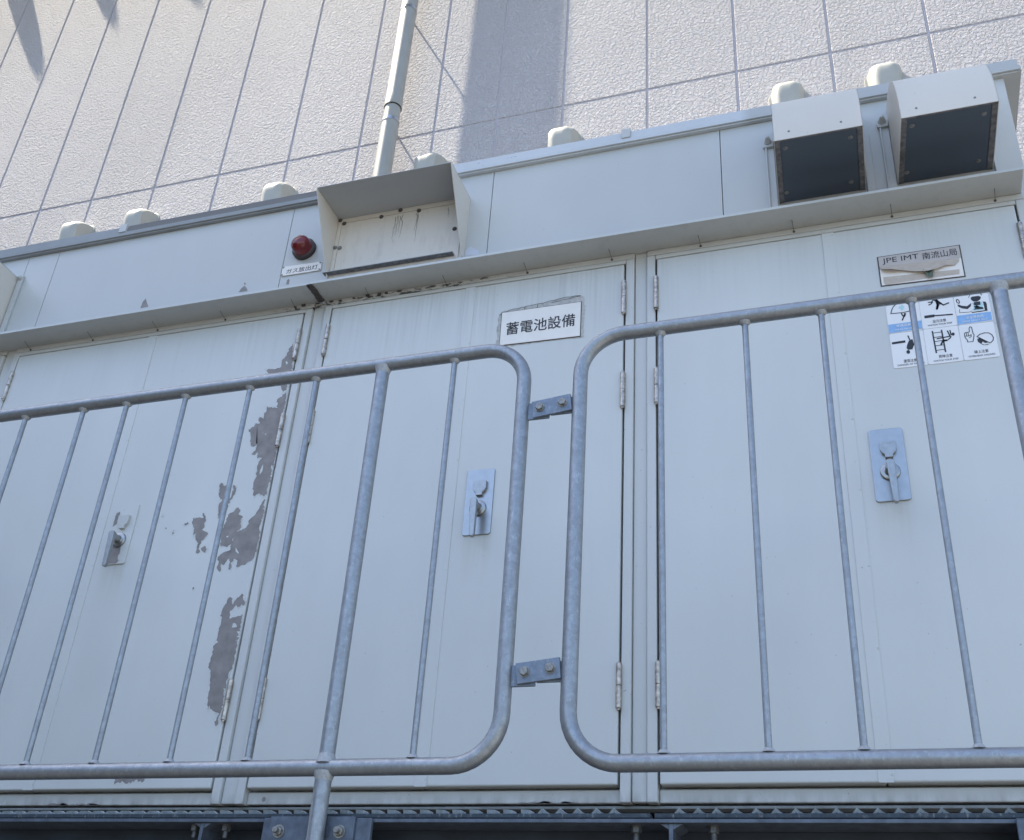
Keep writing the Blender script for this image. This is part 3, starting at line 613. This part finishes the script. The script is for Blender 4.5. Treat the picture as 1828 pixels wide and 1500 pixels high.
# ---- safety pictogram stickers
s = thing('pictogram_sheet', 'sheet of six safety pictogram stickers on the right door, three per row', 'sticker', (0.93, 0.0, 1.25))
mb = MB(); mb.prism(rrect(0.778, 1.0955, 1.375, 1.492, 0.008), -0.0009, 0, 'y'); mb.build('backing_film', M['sheetgrey'], s)
def T(x, y): v = at(*zS((x, y)), 0.0); return (v.x, v.z)
def cell(x0, x1, z0, z1, r=0.006):
    mb = MB(); mb.prism(rrect(x0, x1, z0, z1, r), -0.0018, 0, 'y'); return mb.build('sticker', M['sheet'], s)
cx = [(0.7785, 0.8775), (0.879, 0.979), (0.981, 1.0805)]
cells = {}
for c, (a, b) in enumerate(cx):
    cells[c, 0] = cell(a, b, 1.3855, 1.4905); cells[c, 1] = cell(a, b, 1.2535, 1.3825 if c != 1 else 1.3835)
YI = -0.0024
def ink(c, r, polys=(), strokes=(), mat='black', name='pictogram', y=YI):
    mb = MB()
    for q in polys: mb.flat([(a, y, b) for a, b in [T(*p) for p in q]])
    for pts, wd in strokes: ribbon(mb, [T(*p) for p in pts], wd, y)
    o = mb.build(name, M[mat], cells[c, r]); face_front(o.data)
    bm = bmesh.new(); bm.from_mesh(o.data); bmesh.ops.triangulate(bm, faces=bm.faces, ngon_method='EAR_CLIP'); bm.to_mesh(o.data); bm.free(); face_front(o.data)
def disc(x, y, r, n=14): return [(x + r * math.cos(2 * math.pi * i / n), y + r * math.sin(2 * math.pi * i / n)) for i in range(n)]
W = 0.0029
# helmet
ink(0, 0, strokes=[([(190, 818), (198, 780), (215, 745), (245, 712), (285, 690), (330, 680), (375, 686), (415, 710), (438, 740), (448, 775), (330, 806), (190, 818)], W), ([(308, 815), (318, 835), (332, 848)], W * 1.4), ([(345, 815), (335, 850), (318, 890)], W * 1.4), ([(355, 815), (345, 850)], W)])
ink(0, 0, polys=[[(300, 735), (300, 722), (322, 718), (322, 732), (338, 730), (340, 758), (326, 760), (328, 778), (302, 782), (300, 762), (280, 765), (278, 738)]], mat='aqua', name='cross')
ink(0, 0, polys=[[(160, 942), (530, 893), (540, 984), (172, 1036)]], mat='blue', name='band', y=-0.0021)
# stumbling figure
ink(1, 0, polys=[[(562, 842), (675, 826), (677, 834), (880, 818), (881, 832), (676, 848), (677, 856), (566, 871)], disc(735, 610, 20), [(650, 655), (700, 650), (735, 690), (770, 720), (735, 712), (712, 772), (690, 770), (700, 715), (690, 690)]],
    strokes=[([(665, 665), (640, 690), (605, 692)], W * 1.3), ([(655, 690), (635, 712), (612, 722)], W * 1.3), ([(690, 665), (745, 700), (775, 722), (835, 697)], W * 1.6), ([(700, 690), (712, 730), (703, 770)], W * 1.7)])
# harness worker
ink(2, 0, polys=[[(1078, 640), (1085, 665), (1110, 682), (1150, 682), (1185, 660), (1195, 630), (1165, 620), (1100, 628)], [(1115, 690), (1185, 680), (1190, 718), (1122, 728)], [(1215, 682), (1245, 685), (1258, 705), (1268, 785), (1240, 788), (1228, 730)], [(930, 720), (950, 718), (980, 730), (1040, 735), (1085, 700), (1082, 735), (1045, 768), (985, 760), (945, 742)], [(1115, 775), (1130, 752), (1215, 745), (1225, 765)]],
    strokes=[([(1055, 640), (1075, 600), (1130, 570), (1180, 580), (1200, 612), (1205, 605)], W * 0.6), ([(920, 665), (935, 658), (950, 675), (955, 695), (945, 705), (925, 690), (920, 665)], W * 0.9), ([(955, 770), (958, 808), (1060, 800), (1095, 790)], W * 0.5), ([(1095, 805), (1235, 785)], W * 1.2)])
ink(2, 0, polys=[[(1085, 705), (1108, 700), (1118, 735), (1190, 722), (1188, 685), (1205, 683), (1222, 770), (1125, 785), (1095, 778), (1120, 750), (1200, 740), (1208, 755)], ], mat='aqua', name='harness', y=-0.0022)
ink(2, 0, polys=[[(925, 842), (1305, 795), (1320, 888), (938, 940)]], mat='blue', name='band', y=-0.0021)
# falling off an edge
ink(0, 1, polys=[[(200, 1138), (350, 1115), (353, 1140), (203, 1162)], disc(384, 1245, 21), [(390, 1120), (430, 1100), (450, 1160), (430, 1215), (385, 1222), (365, 1205), (370, 1170)], [(465, 1130), (485, 1095), (505, 1095), (478, 1138)]], strokes=[([(440, 1170), (470, 1140), (490, 1105)], W * 1.5), ([(380, 1065), (400, 1110)], W * 1.4)])
# falling off a ladder
ink(1, 1, polys=[disc(884, 1046, 18), [(775, 1105), (820, 1110), (855, 1075), (870, 1060), (860, 1090), (815, 1125), (775, 1130)]],
    strokes=[([(652, 1015), (697, 1255)], W * 1.5), ([(755, 1002), (800, 1243)], W * 1.5), ([(658, 1035), (758, 1022)], W * .8), ([(668, 1085), (766, 1070)], W * .8), ([(678, 1130), (775, 1115)], W * .8), ([(686, 1178), (785, 1165)], W * .8), ([(694, 1228), (795, 1215)], W * .8), ([(705, 1098), (770, 1085), (850, 1070)], W * 1.4), ([(850, 1070), (835, 1040), (820, 1010)], W * 1.4), ([(862, 1055), (855, 1030), (848, 1003)], W * 1.3), ([(815, 1112), (770, 1120), (748, 1168)], W * 1.7)])
# pointing hand and helmeted head
ink(2, 1, polys=[[(1153, 1100), (1165, 1095), (1185, 1085), (1225, 1110), (1275, 1140), (1240, 1145), (1215, 1128), (1200, 1150), (1230, 1165), (1265, 1158), (1300, 1150), (1270, 1165), (1225, 1170), (1190, 1152), (1160, 1130)]],
    strokes=[([(1150, 1075), (1180, 1050), (1230, 1032), (1280, 1032), (1315, 1052), (1334, 1085), (1328, 1118), (1302, 1143), (1270, 1132), (1215, 1105), (1150, 1075)], W * .9), ([(1045, 1135), (1045, 1115), (1018, 1085), (1010, 1045), (1020, 1030), (1065, 1022), (1062, 980), (1072, 964), (1090, 970), (1103, 1030), (1118, 1055), (1112, 1100), (1105, 1130), (1045, 1135)], W * .8), ([(1030, 1035), (1038, 1070)], W * .7), ([(1050, 1032), (1058, 1070)], W * .7), ([(1015, 1068), (1060, 1068), (1085, 1050), (1085, 1075), (1062, 1088)], W * .7)])
def stext(c, r, body, zx0, zy0, zx1, zy1, h, mat='black', y=-0.0025, bold=0.004):
    a = T(zx0, zy0); b = T(zx1, zy1); z = (a[1] + b[1]) / 2
    text(body, a[0], b[0], z - h / 2, z + h / 2, y, M[mat], cells[c, r], bold=bold)
stext(0, 0, '保護帽着用', 250, 955, 450, 930, 0.0095, 'sheet'); stext(0, 0, 'WEAR HELMET', 235, 1000, 460, 972, 0.005, 'sheet')
stext(1, 0, '足元注意', 655, 905, 805, 888, 0.0115); stext(1, 0, 'WATCH YOUR STEP', 600, 950, 875, 920, 0.006, bold=0.006)
stext(2, 0, '安全帯着用', 1030, 865, 1220, 840, 0.010, 'sheet'); stext(2, 0, 'WEAR SAFETY BELT', 985, 910, 1268, 872, 0.0055, 'sheet')
stext(0, 1, '墜落注意', 335, 1350, 480, 1330, 0.0115); stext(0, 1, 'DANGER OF FALLING', 268, 1398, 566, 1360, 0.006, bold=0.006)
stext(1, 1, '昇降注意', 725, 1298, 877, 1280, 0.0115); stext(1, 1, 'WATCH YOUR STEP', 668, 1350, 945, 1315, 0.006, bold=0.006)
stext(2, 1, '頭上注意', 1120, 1248, 1278, 1228, 0.0115); stext(2, 1, 'OVERHEAD HAZARD', 1058, 1300, 1355, 1262, 0.006, bold=0.006)

# ================================================================== WALL HOODS AND PIPE
def make_cap(label):
    t = thing('vent_cap', label, 'vent cap', (0, WY, 4.02), 'rounded vent caps along the wall above the cabinet roof')
    mb = MB(); mb.prism(rrect(-0.108, 0.108, 3.93, 4.21, 0.05, 6), WY - 0.008, WY, 'y'); mb.build('flange', M['cap'], t, bevel=0.002)
    # domed shell: front profile sweeps from the wall over the top and down the front, cheeks taper inward
    prof = []
    n = 14
    for i in range(n + 1):
        a = math.pi / 2 * i / n
        prof.append((WY - 0.008 - 0.135 * math.sin(a), 4.105 + 0.095 * math.cos(a)))
    prof += [(WY - 0.1425, 4.085), (WY - 0.139, 4.055), (WY - 0.122, 3.955)]
    mb = MB(); rows = []
    for i, (y, z) in enumerate(prof):
        d = (WY - 0.008 - y) / 0.14; hw = 0.095 - 0.026 * d; fr = 0.022
        rows.append((y, z, hw))
    vs = []; m = 9
    for i, (y, z, hw) in enumerate(rows):
        j = min(i, n); a = math.pi / 2 * j / n; ny, nz = -math.sin(a), math.cos(a)
        for q in range(m):
            u = -1 + 2 * q / (m - 1); drop = 0.020 * max(0, abs(u) - 0.55) ** 1.6 / (0.45 ** 1.6)
            vs.append((hw * u, y - ny * drop, z - nz * drop))
    mb.add(vs, [(i * m + q, i * m + q + 1, (i + 1) * m + q + 1, (i + 1) * m + q) for i in range(len(rows) - 1) for q in range(m - 1)], 0, True)
    for side in (0, m - 1):
        pts = [vs[i * m + side] for i in range(len(rows))]
        ring = pts + [(pts[-1][0], WY - 0.008, 3.955)]
        mb.flat(ring)
    mb.build('shell', M['cap'], t)
    mb = MB(); mb.box(-0.072, 0.072, WY - 0.118, WY - 0.009, 3.962, 3.968); mb.build('louvre', M['meshframe'], t)
    return t
capx = [-4.335, -3.810, -2.757, -1.695, -0.834, 0.478, 1.001]
capl = ['vent cap on the wall farthest to the left', 'vent cap just right of the left roof joint cover', 'vent cap above the roof between the left joint cover and the box hood', 'shaded vent cap right of the drainpipe above the box hood',
        'vent cap on the wall beside the dark shadow band', 'vent cap behind the smaller curved exhaust hood', 'vent cap on the wall farthest to the right']
proto = make_cap(capl[0])
for i, (x, l) in enumerate(zip(capx, capl)):
    o = proto if i == 0 else copy_tree(proto)
    o['label'] = l; o.location = (x, WY, 4.02 + (0.012 if i >= 5 else 0))
# round weather caps higher on the wall, above the picture; their long shadows fall into its top left corner
for i, (x, z, l) in enumerate(((-6.52, 8.27, 'first of three cone caps higher on the wall, shadow longest'), (-5.93, 8.70, 'second cone cap higher on the wall, shadow shorter'), (-5.14, 8.70, 'third cone cap higher on the wall, shadow barely reaching'))):
    t = thing('cone_cap', l, 'vent cap', (x, WY, z), 'cone caps higher on the wall')
    mb = MB(); mb.lathe((x, WY, z), (0, -1, 0), [(0, 0.15), (0.012, 0.15), (0.02, 0.135), (0.10, 0.115), (0.15, 0.095), (0.185, 0.065), (0.2, 0.03)], 28); mb.build('shell', M['cap'], t)

pp = thing('drain_pipe', 'cream vertical drainpipe with couplings running up the stucco wall', 'pipe', (-1.975, 1.472, -2.3))
PX, PY = -1.972, 1.472
mb = MB(); mb.lathe((PX, PY, 0), (0, 0, 1), [(-2.3, 0.0555), (4.478, 0.0555)], 32); mb.build('lower_pipe', M['pipe'], pp)
mb = MB(); mb.lathe((PX, PY, 0), (0, 0, 1), [(4.47, 0.052), (4.66, 0.052)], 32); mb.build('inner_sleeve', M['pipe'], pp)
mb = MB(); mb.lathe((PX, PY, 0), (0, 0, 1), [(4.615, 0.0530), (4.615, 0.0575), (4.70, 0.0575), (4.706, 0.0555), (14.5, 0.0555)], 32); mb.build('upper_pipe', M['pipe'], pp)
mb = MB(); mb.lathe((PX, PY, 0), (0, 0, 1), [(4.608, 0.0515), (4.608, 0.0572), (4.6145, 0.0572), (4.6145, 0.0515)], 32); mb.build('coupling_seal', M['dark'], pp)
for zc in (4.482, 5.545):
    mb = MB(); mb.lathe((PX, PY, zc), (0, 0, 1), [(-0.012, 0.0555), (-0.012, 0.0583), (0.012, 0.0583), (0.012, 0.0555)], 32)
    mb.tube([(PX, PY + 0.056, zc), (PX, WY + 0.01, zc)], 0.0065, 10); mb.build('pipe_clamp', M['clamp'], pp)
    mb = MB(); mb.box(PX - 0.03, PX + 0.03, PY - 0.0005, PY + 0.0005, zc - 0.01, zc + 0.01)

# ================================================================== RAILINGS
RY, RR = -1.0, 0.0168
def arc(cx, cz, r, a0, a1, n=10): return [(cx + r * math.cos(math.radians(a0 + (a1 - a0) * i / n)), cz + r * math.sin(math.radians(a0 + (a1 - a0) * i / n))) for i in range(n + 1)]
def weld(mb, x, z, up, r=0.008):
    mb.lathe((x, RY, z), (0, 0, 1 if up else -1), [(0, r * 1.7), (0.003, r * 1.45), (0.0075, r * 0.95)], 12, 1)
def railing(label, far, near, sgn, bars, posts):
    # near: x of the end tube, far: x where the rail runs on past the picture; sgn +1 when the panel lies left of its end
    t = thing('guard_railing', label, 'railing', (near, RY, -0.27), 'galvanised guard railing panels')
    zt, zb, r = 0.796, -0.1745, 0.100
    if sgn > 0: path = [(far, zb)] + arc(near - r, zb + r, r, 270, 360) + arc(near - r, zt - r, r, 0, 90) + [(far, zt)]
    else: path = [(far, zb)] + arc(near + r, zb + r, r, 270, 180) + arc(near + r, zt - r, r, 180, 90) + [(far, zt)]
    mb = MB(); mb.tube([(x, RY, z) for x, z in path], RR, 20); mb.build('rail_loop', M['galv'], t)
    for x in bars:
        mb = MB(); mb.tube([(x, RY, zb + RR * 0.8), (x, RY, zt - RR * 0.8)], 0.0068, 12); weld(mb, x, zb + RR * 0.9, True); weld(mb, x, zt - RR * 0.9, False); mb.build('baluster', [M['galv'], M['weld']], t)
    for x in posts:
        mb = MB(); mb.tube([(x, RY, -0.62), (x, RY, zb - RR * 0.6)], 0.0172, 20); mb.tube([(x, RY, zb + RR * 0.6), (x, RY, zt - RR * 0.6)], 0.0165, 20)
        mb.lathe((x, RY, zb), (0, 0, 1), [(-0.027, 0.0170), (-0.020, 0.0186), (-0.016, 0.0200), (-0.008, 0.0215)], 18, 1); mb.lathe((x, RY, zb), (0, 0, 1), [(0.008, 0.0215), (0.0155, 0.0197), (0.0195, 0.0183), (0.027, 0.0164)], 18, 1)
        mb.lathe((x, RY, zt), (0, 0, -1), [(0.008, 0.0215), (0.0155, 0.0197), (0.0195, 0.0183), (0.027, 0.0164)], 18, 1)
        mb.build('post', [M['galv'], M['weld']], t)
    for z in (0.616, 0.003):
        mb = MB()
        if sgn > 0: mb.box(near + 0.0135, near + 0.066, -1.0040, -0.9985, z - 0.0270, z + 0.0165)
        else: mb.box(near - 0.066, near - 0.0135, -1.0040, -0.9985, z - 0.0205, z + 0.0215)
        mb.build('lug', M['plate'], t, bevel=0.001)
    return t
railing('left galvanised railing panel with rounded end and thin vertical bars', -4.6, -0.0662, 1, [-1.505 - 0.19 * i for i in range(15, 0, -1) if i not in (4, 10)] + [-1.505, -1.315, -1.177, -0.995, -0.805, -0.617, -0.246], [-0.4345, -2.265])
railing('right galvanised railing panel with rounded end, in front of the sticker door', 3.4, 0.0685, -1, [0.253, 0.442, 0.605, 0.790, 1.15, 1.34, 1.53, 1.72, 1.91, 2.29, 2.48], [0.962, 2.10])
for z, l, tilt in ((0.6155, 'upper bolted plate joining the two railing panels', 0.115), (0.0045, 'lower bolted plate joining the two railing panels', 0.100)):
    t = thing('joining_plate', l, 'bracket', (0.0065, -1.0045, z), 'bolted plates between the railings')
    c, sn = math.cos(tilt), math.sin(tilt)
    def rot(a, b): return (0.0065 + a * c - b * sn, z + a * sn + b * c)
    mb = MB(); mb.prism([rot(a, b) for a, b in ((-0.0455, -0.0215), (0.0455, -0.0215), (0.0455, 0.0215), (-0.0455, 0.0215))], -1.011, -1.0045, 'y'); mb.build('plate', M['plate'], t, bevel=0.0012)
    for a in (-0.0275, 0.0255):
        x, zz = rot(a, 0.001); mb = MB()
        mb.lathe((x, -1.0110, zz), (0, -1, 0), [(0, 0.0112), (0.0016, 0.0112)], 20); mb.lathe((x, -1.0127, zz), (0, -1, 0), [(0, 0.0094), (0.0058, 0.0094), (0.0068, 0.0080)], 6, smooth=False, rot=random.random())
        mb.build('bolt', M['bolt'], t, bevel=0.0004, seg=1)

# ================================================================== PLATFORM
pf = thing('steel_platform', 'dark steel platform edge beam with galvanised grating, below the cabinet', 'platform', (-1.0, -0.5, -0.5))
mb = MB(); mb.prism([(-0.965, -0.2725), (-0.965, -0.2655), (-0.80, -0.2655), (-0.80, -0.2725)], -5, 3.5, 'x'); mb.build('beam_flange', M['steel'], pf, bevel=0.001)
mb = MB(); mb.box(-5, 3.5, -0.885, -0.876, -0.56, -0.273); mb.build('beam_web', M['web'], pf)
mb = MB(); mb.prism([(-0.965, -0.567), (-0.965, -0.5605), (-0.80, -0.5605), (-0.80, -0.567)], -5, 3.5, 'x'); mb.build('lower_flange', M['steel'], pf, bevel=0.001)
for x0 in (-2.95, -0.721, 0.257, 2.2):
    mb = MB(); mb.prism([(-0.960, -0.2730), (-0.8855, -0.2730), (-0.8855, -0.56), (-0.960, -0.56)], x0 - 0.004, x0 + 0.004, 'x')
    mb.prism([(x0 - 0.022, -0.2728), (x0 + 0.022, -0.2728), (x0 + 0.0045, -0.283), (x0 - 0.0045, -0.283)], -0.958, -0.89, 'y'); mb.build('stiffener', M['steel'], pf, bevel=0.001)
for x0 in (-0.752, -0.678, 0.188, 0.330, -2.1, -2.0):
    mb = MB(); y0 = -0.935; mb.lathe((x0, y0, -0.2728), (0, 0, -1), [(0, 0.0118), (0.002, 0.0118)], 18); mb.lathe((x0, y0, -0.2749), (0, 0, -1), [(0, 0.0098), (0.0095, 0.0098), (0.0105, 0.0088)], 6, smooth=False, rot=0.4)
    mb.lathe((x0, y0, -0.2855), (0, 0, -1), [(0, 0.0056), (0.0125, 0.0056), (0.0135, 0.0045)], 12); mb.build('hanging_bolt', M['nut'], pf)
for x0 in (-0.4475, -2.28, 0.952):
    mb = MB(); mb.box(x0 - 0.1205, x0 + 0.1185, -0.9765, -0.9655, -0.60, -0.2665); bp = mb.build('post_bracket', M['steel'], pf, bevel=0.0015)
    mb = MB(); mb.box(x0 - 0.1015, x0 + 0.0855, -0.9830, -0.9770, -0.60, -0.2650); fp = mb.build('face_plate', M['steel'], bp, bevel=0.0012)
    for a in (-0.0785, 0.0555):
        mb = MB(); c = (x0 + a, -0.9832, -0.2935); mb.lathe(c, (0, -1, 0), [(0, 0.0128), (0.0018, 0.0128)], 20); mb.lathe((c[0], -0.9851, c[2]), (0, -1, 0), [(0, 0.0098), (0.0065, 0.0098), (0.0075, 0.0088)], 6, smooth=False, rot=0.3)
        mb.lathe((c[0], -0.9927, c[2]), (0, -1, 0), [(0, 0.0058), (0.009, 0.0056), (0.010, 0.0045)], 12); mb.build('bolt', M['bolt'], fp)
# grating panels: edge bars and raised expanded-metal strands
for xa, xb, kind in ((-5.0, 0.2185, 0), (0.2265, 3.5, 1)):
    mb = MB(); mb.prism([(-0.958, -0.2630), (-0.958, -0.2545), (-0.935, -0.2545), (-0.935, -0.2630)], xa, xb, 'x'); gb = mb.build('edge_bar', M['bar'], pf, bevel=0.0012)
    mb = MB(); rnd = random.Random(2); n = int((xb - xa - 0.06) / 0.0352)
    for row in range(4):
        y0 = -0.922 + row * 0.062
        for i in range(n):
            x = xa + 0.04 + i * 0.0352 + (0.0176 if row % 2 else 0) + rnd.uniform(-.001, .001)
            up = 0 if row == 0 else -0.010
            if -0.73 > x:      # long overlapping strands
                pts = [(x - 0.018, y0, -0.2465), (x - 0.010, y0 + 0.002, -0.2405), (x + 0.007, y0 + 0.002, -0.2405), (x + 0.015, y0 + 0.008, -0.2455)]; hh = 0.0085
            elif x < 0.0:
                pts = [(x - 0.010, y0, -0.2398), (x + 0.005, y0 + 0.002, -0.2402), (x + 0.011, y0 + 0.010, -0.2425), (x + 0.014, y0 + 0.018, -0.2500)]; hh = 0.0085
            else:
                pts = [(x - 0.011, y0, -0.2470), (x - 0.003, y0 + 0.002, -0.2372), (x + 0.004, y0 + 0.006, -0.2430), (x + 0.019, y0 + 0.020, -0.2485)]; hh = 0.0075
            for a, b in zip(pts[:-1], pts[1:]):
                a = Vector(a) + Vector((0, 0, up)); b = Vector(b) + Vector((0, 0, up))
                mb.add([a, b, b + Vector((0, 0.003, -hh)), a + Vector((0, 0.003, -hh)), a + Vector((0, 0.008, 0.001)), b + Vector((0, 0.008, 0.001))], [(0, 1, 2, 3), (0, 4, 5, 1), (3, 2, 5, 4), (0, 3, 4), (1, 5, 2)])
    mb.build('expanded_metal', M['grate'], gb)
mb = MB()
for y in (-0.55, -0.2, 0.1): mb.box(-5, 3.5, y, y + 0.006, -0.30, -0.262)
mb.build('bearer', M['bar'], pf)
